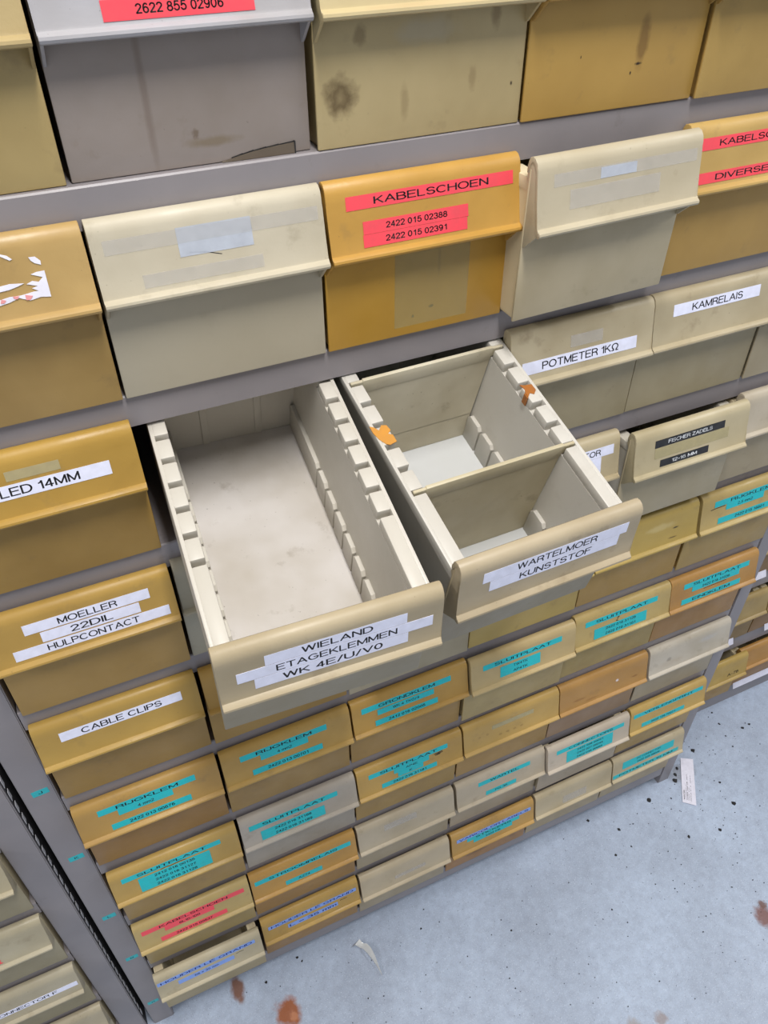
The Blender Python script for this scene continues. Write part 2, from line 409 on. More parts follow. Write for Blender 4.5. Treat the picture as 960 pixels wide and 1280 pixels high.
    g['m'] = (.66, [[(0, 0), (0, .70)], [(0, .5)] + a(.17, .52, .16, .18, 150, 0, 5) + [(.33, 0)], [(.33, .5)] + a(.50, .52, .16, .18, 150, 0, 5) + [(.66, 0)]])
    g['x'] = (.42, [[(0, 0), (.42, .70)], [(0, .70), (.42, 0)]])
    g['\u03a9'] = (.74, [[(0, 0), (.22, 0), (.22, .10)] + a(.37, .58, .35, .42, 235, -55, 14) + [(.52, .10), (.52, 0), (.74, 0)]])
    g['\u00c9'] = (.58, g['E'][1] + [[(.22, 1.12), (.38, 1.30)]])
    return g
GLYPHS = _glyphs()
TXT_CACHE = {}
def text_mesh(s):
    """lettering drawn with strokes, cap height 0.70"""
    if s in TXT_CACHE: return TXT_CACHE[s]
    bm = bmesh.new(); x = 0.0; K = 0.70
    bold = 0.165 if sum(1 for c in s if c.isdigit()) > 5 else 0.14
    bars = sum(1 for c in s if c.isdigit()) > 8
    for ch in s:
        if ch == ' ': x += 0.36; continue
        g = GLYPHS.get(ch) or GLYPHS.get(ch.upper())
        if not g: x += 0.3; continue
        w, strokes = g
        xo = x + ((0.52 - w) / 2 if bars else 0)
        for st in strokes:
            pts = [(xo + px, py * 0.90 + 0.05) for px, py in st]
            for i in range(len(pts) - 1):
                (ax, ay), (bx, by) = pts[i], pts[i + 1]
                L = math.hypot(bx - ax, by - ay)
                if L < 1e-6: continue
                ux, uy = (bx - ax) / L, (by - ay) / L; e = bold * 0.42; h = bold / 2
                ax -= ux * e * .8; ay -= uy * e * .8; bx += ux * e * .8; by += uy * e * .8
                q = [(ax - uy * h, ay + ux * h), (ax + uy * h, ay - ux * h), (bx + uy * h, by - ux * h), (bx - uy * h, by + ux * h)]
                bm.faces.new([bm.verts.new((X * K, Y * K, 0)) for X, Y in q])
        x += (0.52 if bars else w) + 0.20
    me = bpy.data.meshes.new('lettering'); bm.to_mesh(me); bm.free()
    xs = [v.co.x for v in me.vertices]; ys = [v.co.y for v in me.vertices]
    TXT_CACHE[s] = (me, min(xs), max(xs), min(ys), max(ys))
    return TXT_CACHE[s]
PANEL0 = Vector((0, -0.0155, 0.0893))
PTILT = math.atan2(0.0064, 0.0337)
def panel_matrix(cx, h, out):
    """frame on the label panel: x right, y up the panel, z out of it"""
    R = Matrix.Rotation(math.radians(90) - PTILT, 4, 'X')
    return Matrix.Translation(PANEL0) @ R @ Matrix.Translation((cx, h, out))
TAPES = {'w': (M_WHITE, M_INK), 'c': (M_CYAN, M_INK), 'r': (M_RED, M_INK), 'b': (M_BLUE, M_BLUEINK), 'k': (M_BLACK, M_WINK),
         't': (M_RES, M_INK), 't2': (M_RES2, M_INK), 'w2': (M_RES3, M_INK)}
STRIP_CACHE = {}
def strip_mesh(w, h, t=0.00025):
    k = (round(w, 4), round(h, 4), t)
    if k not in STRIP_CACHE:
        bm = bmesh.new(); box(bm, -w / 2, w / 2, -h / 2, h / 2, 0, t)
        STRIP_CACHE[k] = mesh_of('label_strip', bm)
    return STRIP_CACHE[k]
def put_text(parent, s, maxw, caph, mat, out=0.00028, pitch=None, dx=0.0):
    me, x0, x1, y0, y1 = text_mesh(s)
    o = bpy.data.objects.new('lettering', me)
    COL.objects.link(o)
    if not me.materials: me.materials.append(mat)
    elif me.materials[0] is not mat:
        o.material_slots[0].link = 'OBJECT'; o.material_slots[0].material = mat
    cap = 0.70
    sy = caph / cap
    w = (pitch * len(s)) if pitch else maxw
    w = min(w, maxw)
    sx = w / max(1e-6, (x1 - x0))
    o.parent = parent
    o.scale = (sx, sy, 0.02)
    o.location = (-(x0 + x1) / 2 * sx + dx, -cap / 2 * sy, out)
    return o
def add_label(root, kind, cx, w, h0, hh, lines):
    m, ink = TAPES[kind]
    n = len(lines); h = hh / n
    for i, s in enumerate(lines):
        hc = h0 + hh - h * (i + 0.5)
        residue = kind in ('t', 't2', 'w2')
        me = strip_mesh(w, h - (0.0001 if n > 1 else 0), 0.00012 if residue else 0.00025)
        o = ob('tape_residue' if residue else 'label_strip', me, m, root)
        lift = 0.00012 + 0.00002 * (root.get('n_lab', 0) % 4) if residue else 0.00006
        o.matrix_local = panel_matrix(cx, hc, lift)
        root['n_lab'] = root.get('n_lab', 0) + 1
        if residue or not s.strip(): continue
        if kind == 'w': pitch, cap = 0.0073, h * 0.60
        elif kind == 'k': pitch, cap = 0.0045, h * 0.48
        elif s[0].isdigit() or '/' in s: pitch, cap = 0.0037, h * 0.46
        elif len(s) < 6 or n > 1: pitch, cap = 0.0045, h * 0.46
        elif kind == 'b': pitch, cap = 0.0096, h * 0.60
        else: pitch, cap = 0.0088, h * 0.52
        dx = 0.0
        if s == 'TOR': dx = 0.012
        put_text(o, s, w * 0.94, cap, ink, pitch=pitch, dx=dx)
    return

LABELS = [
 ('A1','r',0.0010,0.0895,-0.0004,0.0105,['2622 855 02906']),
 ('A2','r',0.0025,0.1069,0.0020,0.0090,['']),
 ('B2','r',0.0040,0.1403,0.0280,0.0098,['KABELSCHOEN']),
 ('B2','r',-0.0100,0.0883,0.0098,0.0092,['2422 015 02388']),
 ('B2','r',-0.0108,0.0877,0.0004,0.0092,['2422 015 02391']),
 ('B4','r',-0.0020,0.1403,0.0275,0.0098,['KABELSCHOEN']),
 ('B4','r',-0.0200,0.1000,0.0004,0.0092,['DIVERSE']),
 ('C0','w',0.0060,0.1054,0.0124,0.0118,['LED 14MM']),
 ('C1','w',0.0026,0.1017,0.0266,0.0106,['WIELAND']),
 ('C1','w',0.0026,0.1417,0.0155,0.0106,['ETAGEKLEMMEN']),
 ('C1','w',-0.0010,0.1117,0.0044,0.0106,['WK 4E/U/V0']),
 ('C2','w',0.0043,0.1311,0.0252,0.0112,['WARTELMOER']),
 ('C2','w',0.0045,0.1180,0.0136,0.0112,['KUNSTSTOF']),
 ('C3','w',-0.0035,0.1312,0.0038,0.0124,['POTMETER 1K\u03a9']),
 ('C4','w',-0.0018,0.1118,0.0245,0.0120,['KAMRELAIS']),
 ('D0','w',0.0059,0.1080,0.0248,0.0106,['MOELLER']),
 ('D0','w',0.0064,0.0853,0.0130,0.0106,['22DIL']),
 ('D0','w',0.0058,0.1358,0.0010,0.0106,['HULPCONTACT']),
 ('D3','w',0.0328,0.0802,0.0250,0.0115,['TOR']),
 ('D3','w',0.0252,0.0632,0.0020,0.0228,['', '']),
 ('D4','k',-0.0044,0.0991,0.0262,0.0092,['FISCHER ZADELS']),
 ('D4','k',-0.0097,0.0694,0.0004,0.0088,['12-16 MM']),
 ('E0','w',0.0029,0.1213,0.0225,0.0115,['CABLE CLIPS']),
 ('E5','c',0.0017,0.1237,0.0285,0.0090,['RIJGKLEM']),
 ('E5','c',-0.0072,0.0651,0.0194,0.0090,['2,5 mm2']),
 ('E5','c',0.0040,0.1095,0.0004,0.0090,['2422 015 16601']),
 ('F0','c',-0.0014,0.1103,0.0285,0.0090,['RIJGKLEM']),
 ('F0','c',-0.0050,0.0620,0.0194,0.0090,['4 mm2']),
 ('F0','c',-0.0017,0.0912,0.0004,0.0090,['2422 013 00676']),
 ('F1','c',-0.0045,0.1091,0.0290,0.0090,['RIJGKLEM']),
 ('F1','c',-0.0051,0.0600,0.0199,0.0090,['4 mm2']),
 ('F1','c',-0.0031,0.0892,0.0004,0.0090,['2422 013 00701']),
 ('F2','c',-0.0060,0.1251,0.0285,0.0090,['GRONDKLEM']),
 ('F2','c',-0.0080,0.0793,0.0175,0.0090,['WK 4 TKG/4']),
 ('F2','c',-0.0076,0.0882,0.0004,0.0090,['2412 016 02005']),
 ('F3','c',-0.0022,0.1220,0.0270,0.0090,['SLUITPLAAT']),
 ('F3','c',-0.0063,0.0623,0.0043,0.0180,['TW4TK', 'AP4TK']),
 ('F4','c',-0.0037,0.1229,0.0280,0.0090,['SLUITPLAAT']),
 ('F4','c',-0.0046,0.0899,0.0006,0.0180,['2422 016 31126', '2422 016 31101']),
 ('F5','c',0.0026,0.1217,0.0280,0.0090,['SLUITPLAAT']),
 ('F5','c',0.0019,0.0884,0.0189,0.0090,['2422 016 31036']),
 ('F5','c',-0.0045,0.1100,0.0004,0.0090,['EINDKLEM']),
 ('G0','c',-0.0045,0.1255,0.0292,0.0084,['SLUITPLAAT']),
 ('G0','c',-0.0032,0.0913,0.0004,0.0255,['2412 016 00135', '2422 016 31127', '2422 016 31128']),
 ('G1','c',-0.0079,0.1238,0.0262,0.0090,['SLUITPLAAT']),
 ('G1','c',-0.0113,0.0898,0.0004,0.0180,['2422 016 31188', '2422 016 31189']),
 ('G2','c',-0.0032,0.1219,0.0285,0.0085,['SLUITPLAAT']),
 ('G2','c',0.0008,0.0546,0.0198,0.0085,['AP4E']),
 ('G2','c',-0.0011,0.0393,0.0111,0.0085,['K']),
 ('G2','c',-0.0032,0.0858,0.0012,0.0085,['2422 016 31181']),
 ('H0','r',0.0006,0.1447,0.0285,0.0088,['KABELSCHOEN']),
 ('H0','r',-0.0068,0.0696,0.0196,0.0088,['6L10-100']),
 ('H0','r',-0.0034,0.0940,0.0010,0.0088,['2422 015 00537']),
 ('H1','c',-0.0014,0.1480,0.0265,0.0088,['STROOMRELAIS']),
 ('H1','c',-0.0039,0.0566,0.0006,0.0088,['AZ74']),
 ('H3','c',0.0054,0.0952,0.0275,0.0088,['WARTEL']),
 ('H3','c',-0.0009,0.0559,0.0006,0.0088,['PG 36']),
 ('H4','c',0.0025,0.1339,0.0285,0.0088,['CONNECTORS']),
 ('H4','c',0.0016,0.0921,0.0004,0.0255,['2422 026 00021', '2422 027 00044', '2422 035 00065']),
 ('H5','c',-0.0008,0.1480,0.0285,0.0088,['VERLENGPRINT']),
 ('H5','c',-0.0099,0.0917,0.0006,0.0088,['2422 128 70071']),
 ('I0','b',-0.0040,0.1504,0.0285,0.0080,['HOUDER L\u00c9 GRAND']),
 ('I0','b',-0.0072,0.0863,0.0130,0.0088,['66 x 35 mm']),
 ('I1','b',0.0023,0.1484,0.0240,0.0080,['HOUDER L\u00c9 GRAND']),
 ('I1','b',0.0011,0.0847,0.0086,0.0088,['L = 35 mm']),
 ('I3','b',0.0014,0.1459,0.0270,0.0080,['VARICOLOR LABELS']),
 ('I3','c',-0.0002,0.1035,0.0186,0.0083,['STICKERS']),
 ('I3','c',-0.0012,0.0766,0.0102,0.0083,['2422 016']),
 ('I5','c',-0.0009,0.1171,0.0175,0.0180,['DC CONNECTOR', '2422 025 89006']),
 ('I5','c',-0.0043,0.1500,0.0006,0.0088,['POTMETER 10 MM']),
 ('B1','w2',0.0015,0.0522,0.0172,0.0193,['']),
 ('B1','t',0.0020,0.1504,0.0262,0.0095,['']),
 ('B1','t',-0.0098,0.0852,0.0010,0.0090,['']),
 ('B3','t',0.0050,0.1421,0.0265,0.0095,['']),
 ('B3','t',-0.0057,0.0894,0.0081,0.0146,['']),
 ('B3','w2',-0.0042,0.0353,0.0268,0.0080,['']),
 ('C0','t2',0.0041,0.0392,0.0270,0.0080,['']),
 ('G3','t2',0.0010,0.0708,0.0250,0.0080,['']),
 ('H2','t',-0.0110,0.0547,0.0233,0.0132,['']),
 ('I2','t',0.0071,0.0567,0.0103,0.0080,['']),
 ('I4','t',0.0015,0.0507,0.0024,0.0182,['']),
 ('C3','t',0.0025,0.0367,0.0205,0.0117,['']),
 ('D4','t2',-0.0004,0.1060,0.0125,0.0129,['']),
]

# ------------------------------------------------------------ colours of the bins (sRGB)
MUST = (205, 166, 94); KHAK = (198, 176, 126); CREAM = (205, 198, 172); BEIGE = (206, 191, 158)
OCHR = (212, 164, 78); OLIV = (196, 170, 108); ORNG = (192, 150, 88); GREY = (180, 170, 160); PALE = (204, 192, 170); YELL = (206, 178, 96)
#        x shift, pull, hood colour, front colour, tray colour, front material, hood material, label
BINS = {
 'A0': (0, -.010, KHAK, (194,170,114), KHAK, 0, 0, 'khaki bin in the top left corner, left of the grey bin with a red strip'),
 'A1': (.001, -.012, (186,184,188), (170,158,150), GREY, P_GREYB, 0, 'grey bin with a red number strip and a cracked bottom edge, top row'),
 'A2': (.002, -.006, (212,194,148), (202,182,134), KHAK, P_KHAKI, 0, 'khaki beige bin with a round brown ring stain, top row'),
 'A3': (.001, -.004, MUST, (204,164,86), MUST, P_SMEAR, 0, 'mustard bin with dark scratches, top row, right of the khaki stained bin'),
 'A4': (0, 0, MUST, (196,162,92), MUST, 0, 0, 'mustard bin at the top right corner of the photo'),
 'A5': (0, 0, MUST, (196,162,92), MUST, 0, 0, 'mustard bin in the top row just beyond the right edge of the photo'),
 'B5': (0, 0, BEIGE, (184,170,142), BEIGE, 0, 0, 'beige bin in the second row just beyond the right edge of the photo'),
 'B0': (0, -.001, (204,170,108), (184,152,92), MUST, P_DIRTY, P_DIRTY, 'dirty ochre bin with torn remains of a white label, second row far left'),
 'B1': (0, -.001, (214,204,180), (202,192,168), CREAM, P_CLEAN, 0, 'pale cream bin with faint tape residue, second row, left of the ochre red-labelled bin'),
 'B2': (0, -.001, OCHR, (205,158,64), MUST, P_TAPED, 0, 'bright ochre bin with three red strips, one reading KABELSCHOEN, second row'),
 'B3': (0, 0, (208,196,168), (200,186,154), BEIGE, 0, P_B3F, 'beige bin pulled slightly forward with faded writing, between two red-labelled bins'),
 'B4': (0, 0, (212,176,104), (196,158,86), MUST, 0, 0, 'mustard bin with red strip reading DIVERSE, second row at right edge'),
 'C0': (0, -.002, (200,160,74), (180,144,72), MUST, P_DIRTY, 0, 'mustard bin with white strip LED 14MM, left of the emptied long bin'),
 'C1': (0, 0, (196,180,148), (176,162,132), (190,185,174), P_CLEAN, 0, 'empty undivided beige bin pulled far out, with three white strips ending WK 4E/U/V0'),
 'C2': (0, 0, (196,180,150), (174,160,132), (190,186,177), P_DIRTY, P_DIRTY, 'beige bin with dividers pulled far out, white strips WARTELMOER KUNSTSTOF'),
 'C3': (.0075, -.001, (200,186,154), (180,166,132), BEIGE, P_DIRTY, P_DIRTY, 'beige bin with white strip POTMETER, right of the open divided bin'),
 'C4': (.0065, -.002, (200,186,154), (182,168,134), BEIGE, 0, P_DIRTY, 'beige bin with white strip KAMRELAIS'),
 'C5': (.006, 0, PALE, (186,172,142), BEIGE, 0, 0, 'beige bin at the right edge of the photo beside the KAMRELAIS bin'),
 'D0': (0, 0, (202,164,84), (184,148,80), MUST, 0, 0, 'mustard bin with three white strips, the lowest reading HULPCONTACT'),
 'D1': (.001, -.003, (186,178,156), (184,176,154), BEIGE, 0, 0, 'pale grey-beige bin mostly hidden under the open undivided bin, beside HULPCONTACT'),
 'D2': (0, 0, BEIGE, (184,170,142), BEIGE, 0, 0, 'beige bin hidden in the shade below the two open bins'),
 'D3': (.0035, -.001, (208,192,156), (184,170,138), BEIGE, 0, 0, 'beige bin with white label ending TOR, half behind the open divided bin'),
 'D4': (.0105, .014, (208,194,158), (190,176,144), (196,190,176), 0, 0, 'beige bin slightly open with two black strips reading ZADELS 12-16 MM'),
 'D5': (.0105, .003, PALE, (190,174,142), BEIGE, 0, 0, 'pale beige bin at the right edge beside the black-labelled bin'),
 'E0': (-.0009, -.002, (200,164,84), (176,140,72), MUST, 0, 0, 'mustard bin with white strip CABLE CLIPS'),
 'E1': (.001, 0, (198,156,76), (178,142,72), MUST, 0, 0, 'mustard bin behind the hanging front of the undivided open bin, beside CABLE CLIPS'),
 'E2': (.001, .002, (188,176,148), (188,176,148), BEIGE, P_DIRTY, 0, 'grey-beige bin directly above the GRONDKLEM bin'),
 'E3': (.001, 0, YELL, (200,172,96), MUST, 0, 0, 'yellow bin under the open divided bin, above the SLUITPLAAT TW4TK bin'),
 'E4': (.001, -.001, (198,170,92), (188,152,82), MUST, 0, P_WORNYEL, 'yellow bin with small black marks, left of the RIJGKLEM 2,5 mm2 bin'),
 'E5': (.003, 0, (206,180,116), (188,158,94), MUST, 0, 0, 'light mustard bin with cyan strips RIJGKLEM 2,5 mm2 at right edge'),
 'F0': (-.0014, -.001, (200,160,88), (172,130,68), MUST, 0, 0, 'orange-brown bin with cyan strips RIJGKLEM 4 mm2 ending 00676'),
 'F1': (-.0001, 0, (202,164,88), (176,142,80), MUST, P_DIRTY, P_DIRTY, 'mustard bin with cyan strips RIJGKLEM 4 mm2 ending 00701'),
 'F2': (.0003, -.001, (204,162,82), (180,144,80), MUST, 0, 0, 'mustard bin with cyan strips GRONDKLEM'),
 'F3': (.0009, .003, (208,184,132), (192,170,116), KHAK, 0, 0, 'khaki bin with cyan strips SLUITPLAAT TW4TK AP4TK'),
 'F4': (.0012, -.001, (206,180,116), (188,164,102), KHAK, P_DIRTY, 0, 'khaki bin with cyan strips SLUITPLAAT ending 31126 and 31101'),
 'F5': (-.0003, -.001, (200,152,84), (180,136,76), MUST, 0, P_DIRTY, 'orange bin with cyan strips SLUITPLAAT and EINDKLEM at the right end'),
 'G0': (.001, .002, (204,170,96), (182,148,84), MUST, 0, 0, 'mustard bin with a cyan heading and three-line number block, first in its row'),
 'G1': (.0025, .001, (192,182,168), (180,170,154), GREY, P_DIRTY, P_DIRTY, 'grey bin with cyan strips SLUITPLAAT ending 31188 and 31189'),
 'G2': (.0026, 0, (204,166,90), (180,146,80), MUST, 0, 0, 'mustard bin with four cyan strips SLUITPLAAT AP4E'),
 'G3': (.0033, -.001, (208,172,98), (186,148,84), MUST, 0, P_HAND, 'mustard bin with faded handwriting and a pale tape patch'),
 'G4': (.0025, -.001, (196,150,84), (172,140,108), ORNG, 0, P_ORNG, 'orange bin with a small white spot and a brownish pink lower front'),
 'G5': (.0043, -.001, (210,200,182), (186,170,140), GREY, 0, P_WHSM, 'smudged off-white bin without a label at the right end'),
 'H0': (-.0013, .001, (206,180,118), (184,158,100), KHAK, 0, 0, 'khaki bin with three red strips in the second row from the floor'),
 'H1': (-.0016, 0, (206,160,84), (178,136,76), MUST, P_DIRTY, 0, 'orange-mustard bin with cyan strips STROOMRELAIS'),
 'H2': (-.0005, 0, (200,186,160), (186,170,140), BEIGE, 0, 0, 'beige bin with pale tape patch between STROOMRELAIS and WARTEL bins'),
 'H3': (.0021, -.001, (206,192,168), (188,172,146), BEIGE, 0, 0, 'beige bin with cyan strips WARTEL PG 36'),
 'H4': (.0025, .004, (210,196,176), (190,174,150), BEIGE, 0, 0, 'pale bin slightly open with cyan strips CONNECTORS'),
 'H5': (.0046, .001, (210,176,102), (186,154,92), MUST, 0, 0, 'mustard bin with cyan strips VERLENGPRINT'),
 'I0': (-.0042, .010, (208,196,166), (190,172,128), BEIGE, 0, 0, 'beige bin with blue strips pulled forward, bottom left corner of the shelving'),
 'I1': (-.0015, 0, (206,168,92), (182,138,72), MUST, 0, 0, 'mustard bin with two blue strips in the bottom row'),
 'I2': (-.0004, .002, (206,190,160), (190,172,138), BEIGE, 0, 0, 'beige unlabelled bin in bottom row, right of the mustard blue-labelled bin'),
 'I3': (.0014, .002, (206,164,92), (186,136,76), MUST, P_ROWI, 0, 'orange-mustard bin with blue and cyan strips STICKERS in the bottom row'),
 'I4': (.0035, .001, (208,192,158), (194,174,136), BEIGE, 0, 0, 'beige unlabelled bin in bottom row, right of the STICKERS bin'),
 'I5': (.0047, 0, (208,192,158), (190,170,132), BEIGE, 0, 0, 'beige bin with cyan strips POTMETER 10 MM in the bottom right corner'),
}
GRP = 'plastic storage bins on the shelving'
POSES = {'B3': (0.5724, -0.0207, 1.0959 + FZ, 0.0324, 0.0198), 'C1': (0.2463, -0.1779, 0.8930 + FZ, -0.0543, 0.2376), 'C2': (0.4257, -0.1662, 0.8926 + FZ, 0.0159, 0.2559)}
def bin_at(loc, rz, rx, hc, fc, tc, fm, hm, label, name='storage_bin', cat='bin', group=GRP):
    r = empty(name, loc, label, cat, group)
    r.rotation_mode = 'XYZ'
    r.rotation_euler = (rx, 0, rz)      # tilt about x first, then yaw
    ob('tray', TRAY, P_CLEAN, r, tc)
    ob('front_panel', FRONT, fm or P_MAIN, r, tone(fc, 0.80, 0.0))
    ob('front_hood', HOOD, hm or P_MAIN, r, tone(hc, 0.71, 0.0))  # hood colour scaled below the front's to offset the light it catches
    return r
BIN = {}
for key, (dx, pull, hc, fc, tc, fm, hm, lab) in BINS.items():
    if key in POSES:
        x, y, z, yaw, t = POSES[key]
        BIN[key] = bin_at((x, y, z), yaw, t, hc, fc, tc, fm, hm, lab)
    else:
        BIN[key] = bin_at(((int(key[1]) + .5) * W + dx, -pull, zr(key[0]) + 0.0003), 0, 0, hc, fc, tc, fm, hm, lab)
for (k, kind, cx, w, h0, hh, lines) in LABELS:
    add_label(BIN[k], kind, cx, w, h0, hh, lines)
for r in BIN.values():
    if 'n_lab' in r: del r['n_lab']

# open bins: pale floors, dividers, tape remnants
ob('tray_floor', LINER, P_DIRTY, BIN['C1'], (200, 195, 190))['label'] = 'scuffed whitish floor of the tray'
ob('tray_floor', LINER, P_CLEAN, BIN['C2'], (200, 202, 202))['label'] = 'scuffed whitish floor of the tray'
def divider_mesh():
    bm = bmesh.new()
    box(bm, -0.0606, 0.0606, -0.0009, 0.0009, 0.0034, 0.036, 0.0003, 1)
    a = [(-0.0606, 0.035), (0.0606, 0.035), (0.0650, 0.112), (-0.0650, 0.112)]
    f = [bm.verts.new((x, -0.0009, z)) for x, z in a]; g = [bm.verts.new((x, 0.0009, z)) for x, z in a]
    for i in range(4): bm.faces.new((f[i], f[(i + 1) % 4], g[(i + 1) % 4], g[i]))
    bm.faces.new(f[::-1]); bm.faces.new(g)
    box(bm, -0.0648, 0.0648, -0.0018, 0.0018, 0.108, 0.1225, 0.0006, 2)
    box(bm, -0.0758, 0.0758, -0.0014, 0.0014, 0.1115, 0.1215, 0.0005, 1)
    return mesh_of('divider', bm, True)
DIV = divider_mesh()
d = ob('divider', DIV, P_DIRTY, BIN['C2'], (186, 176, 148), (0, YN[0], 0)); d['label'] = 'khaki grey divider nearer the front'
d = ob('divider', DIV, P_DIRTY, BIN['C2'], (194, 186, 164), (0, YN[5], 0)); d['label'] = 'grey divider nearer the back'
def blob(bm, pts, z0, z1, rnd, jit=0.0):
    prism_z(bm, [(x + rnd.uniform(-jit, jit), y + rnd.uniform(-jit, jit)) for x, y in pts], z0, z1)
rnd = random.Random(3)
bm = bmesh.new()
blob(bm, [(-0.0800, 0.152), (-0.0770, 0.150), (-0.0745, 0.146), (-0.0700, 0.150), (-0.0660, 0.149), (-0.0655, 0.143), (-0.0690, 0.140), (-0.0655, 0.138), (-0.0655, 0.130), (-0.0720, 0.1285), (-0.0750, 0.131), (-0.0785, 0.137), (-0.0800, 0.145)], ZW - 0.0002, ZW + 0.0006, rnd, 0.0004)
ob('tape_remnant', mesh_of('tape_remnant', bm), M_BROWNTAPE, BIN['C2'])['label'] = 'torn orange-brown tape remnant on the left rim'
bm = bmesh.new()
blob(bm, [(0.0650, 0.152), (0.0690, 0.150), (0.0760, 0.149), (0.0765, 0.142), (0.0725, 0.138), (0.0690, 0.141), (0.0655, 0.137), (0.0648, 0.142), (0.0670, 0.146)], ZW - 0.0002, ZW + 0.0006, rnd, 0.0004)
box(bm, 0.0640, 0.0652, 0.136, 0.142, ZW - 0.010, ZW + 0.0004, 0.0003, 1)
ob('tape_remnant', mesh_of('tape_remnant', bm), M_BROWNTAPE2, BIN['C2'])['label'] = 'torn brown tape remnant on the right rim'

# torn label on bin B0
def panel_shape(root, name, pts, mat, out=0.0002, t=0.0003, label=None):
    bm = bmesh.new(); prism_z(bm, pts, 0, t)
    o = ob(name, mesh_of(name, bm), mat, root)
    o.matrix_local = panel_matrix(0, 0, out)
    if label: o['label'] = label
    return o
T1= [(0.0532, 0.0243), (0.0527, 0.0075), (0.0466, 0.0085), (0.0397, 0.0074), (0.0336, 0.0102), (0.027, 0.0083), (0.0208, 0.0074), (0.0156, 0.0095), (0.0162, 0.0115), (0.0219, 0.0109), (0.0281, 0.0118), (0.0349, 0.0115), (0.0401, 0.0121), (0.0433, 0.0125), (0.0463, 0.0125), (0.0429, 0.0147), (0.0467, 0.0156), (0.0403, 0.0178), (0.0442, 0.0192), (0.0479, 0.018), (0.0511, 0.0205), (0.0445, 0.0233), (0.0482, 0.0242)]
T2= [(0.0196, 0.0191), (0.0245, 0.0192), (0.0305, 0.0197), (0.0391, 0.0186), (0.0347, 0.0173), (0.0295, 0.0162), (0.0235, 0.0158), (0.019, 0.0172)]
T3= [(0.0461, 0.0338), (0.05, 0.0336), (0.0526, 0.0306), (0.0523, 0.0281), (0.0488, 0.0297), (0.0469, 0.0316)]
T4= [(0.0287, 0.0388), (0.0305, 0.0383), (0.0339, 0.0369), (0.0365, 0.0342), (0.0349, 0.0337), (0.0301, 0.0371)]
R1= [(0.0375, 0.0115), (0.042, 0.0101), (0.0399, 0.0079), (0.0374, 0.0081)]
R2= [(0.0301, 0.0119), (0.0339, 0.0114), (0.0324, 0.0096), (0.0306, 0.0102)]
R3= [(0.023, 0.0112), (0.0256, 0.0101), (0.0242, 0.0086), (0.0218, 0.0088)]
b0 = BIN['B0']
for T_ in (T1, T2, T3, T4): panel_shape(b0, 'torn_label', T_, M_PAPER, label='torn white label remains')
for T_ in (R1, R2, R3): panel_shape(b0, 'red_print', T_, M_REDP, out=0.0005, label='faded red print on the torn label')
# ink scribbles
def scribble(root, pts, w, mat, name='ink_scribble'):
    bm = bmesh.new()
    for (a, b) in zip(pts[:-1], pts[1:]):
        dx, dy = b[0] - a[0], b[1] - a[1]; L = math.hypot(dx, dy) or 1e-6
        nx, ny = -dy / L * w / 2, dx / L * w / 2
        prism_z(bm, [(a[0] + nx, a[1] + ny), (b[0] + nx, b[1] + ny), (b[0] - nx, b[1] - ny), (a[0] - nx, a[1] - ny)], 0, 0.00008)
    o = ob(name, mesh_of(name, bm), mat, root); o.matrix_local = panel_matrix(0, 0, 0.00005)
    return o
scribble(BIN['F4'], [(-0.012, 0.0255), (-0.008, 0.0270), (-0.011, 0.0225), (-0.013, 0.0205), (-0.009, 0.0195)], 0.0009, M_INK)
scribble(BIN['F5'], [(-0.020, 0.0165), (0.000, 0.0168), (0.022, 0.0170)], 0.0009, M_INK)
scribble(BIN['G2'], [(0.036, 0.0262), (0.050, 0.0268), (0.037, 0.0240), (0.050, 0.0245), (0.038, 0.0222), (0.046, 0.0225)], 0.0008, M_INK)
scribble(BIN['I1'], [(0.048, 0.0170), (0.050, 0.0188), (0.052, 0.0172), (0.055, 0.0188), (0.056, 0.0172), (0.060, 0.0184)], 0.0009, M_INK)
scribble(BIN['I0'], [(0.040, 0.0225), (0.046, 0.0235), (0.052, 0.0228)], 0.0008, M_INK)
scribble(BIN['G1'], [(-0.010, 0.0215), (-0.004, 0.0200), (0.001, 0.0225)], 0.0006, M_INK)
scribble(BIN['G0'], [(-0.02, 0.0272), (-0.012, 0.0285), (-0.008, 0.0266), (0.004, 0.0285), (0.012, 0.0270)], 0.0008, M_INK)
scribble(BIN['E5'], [(-0.066, 0.0262), (-0.060, 0.0268), (-0.042, 0.0272)], 0.0010, M_INK)
# scratches on cream bin
scribble(BIN['B1'], [(0.014, 0.0255), (0.020, 0.0300)], 0.0007, M_RES3, 'scratch')
scribble(BIN['B1'], [(0.018, 0.0245), (0.022, 0.0275), (0.028, 0.0283)], 0.0006, M_CRUMB, 'scratch')
scribble(BIN['B1'], [(-0.018, 0.0195), (-0.006, 0.0178), (0.004, 0.0148)], 0.0005, M_CRUMB, 'scratch')
scribble(BIN['B1'], [(-0.024, 0.0300), (-0.010, 0.0302), (0.002, 0.0305)], 0.0006, M_RES3, 'scratch')
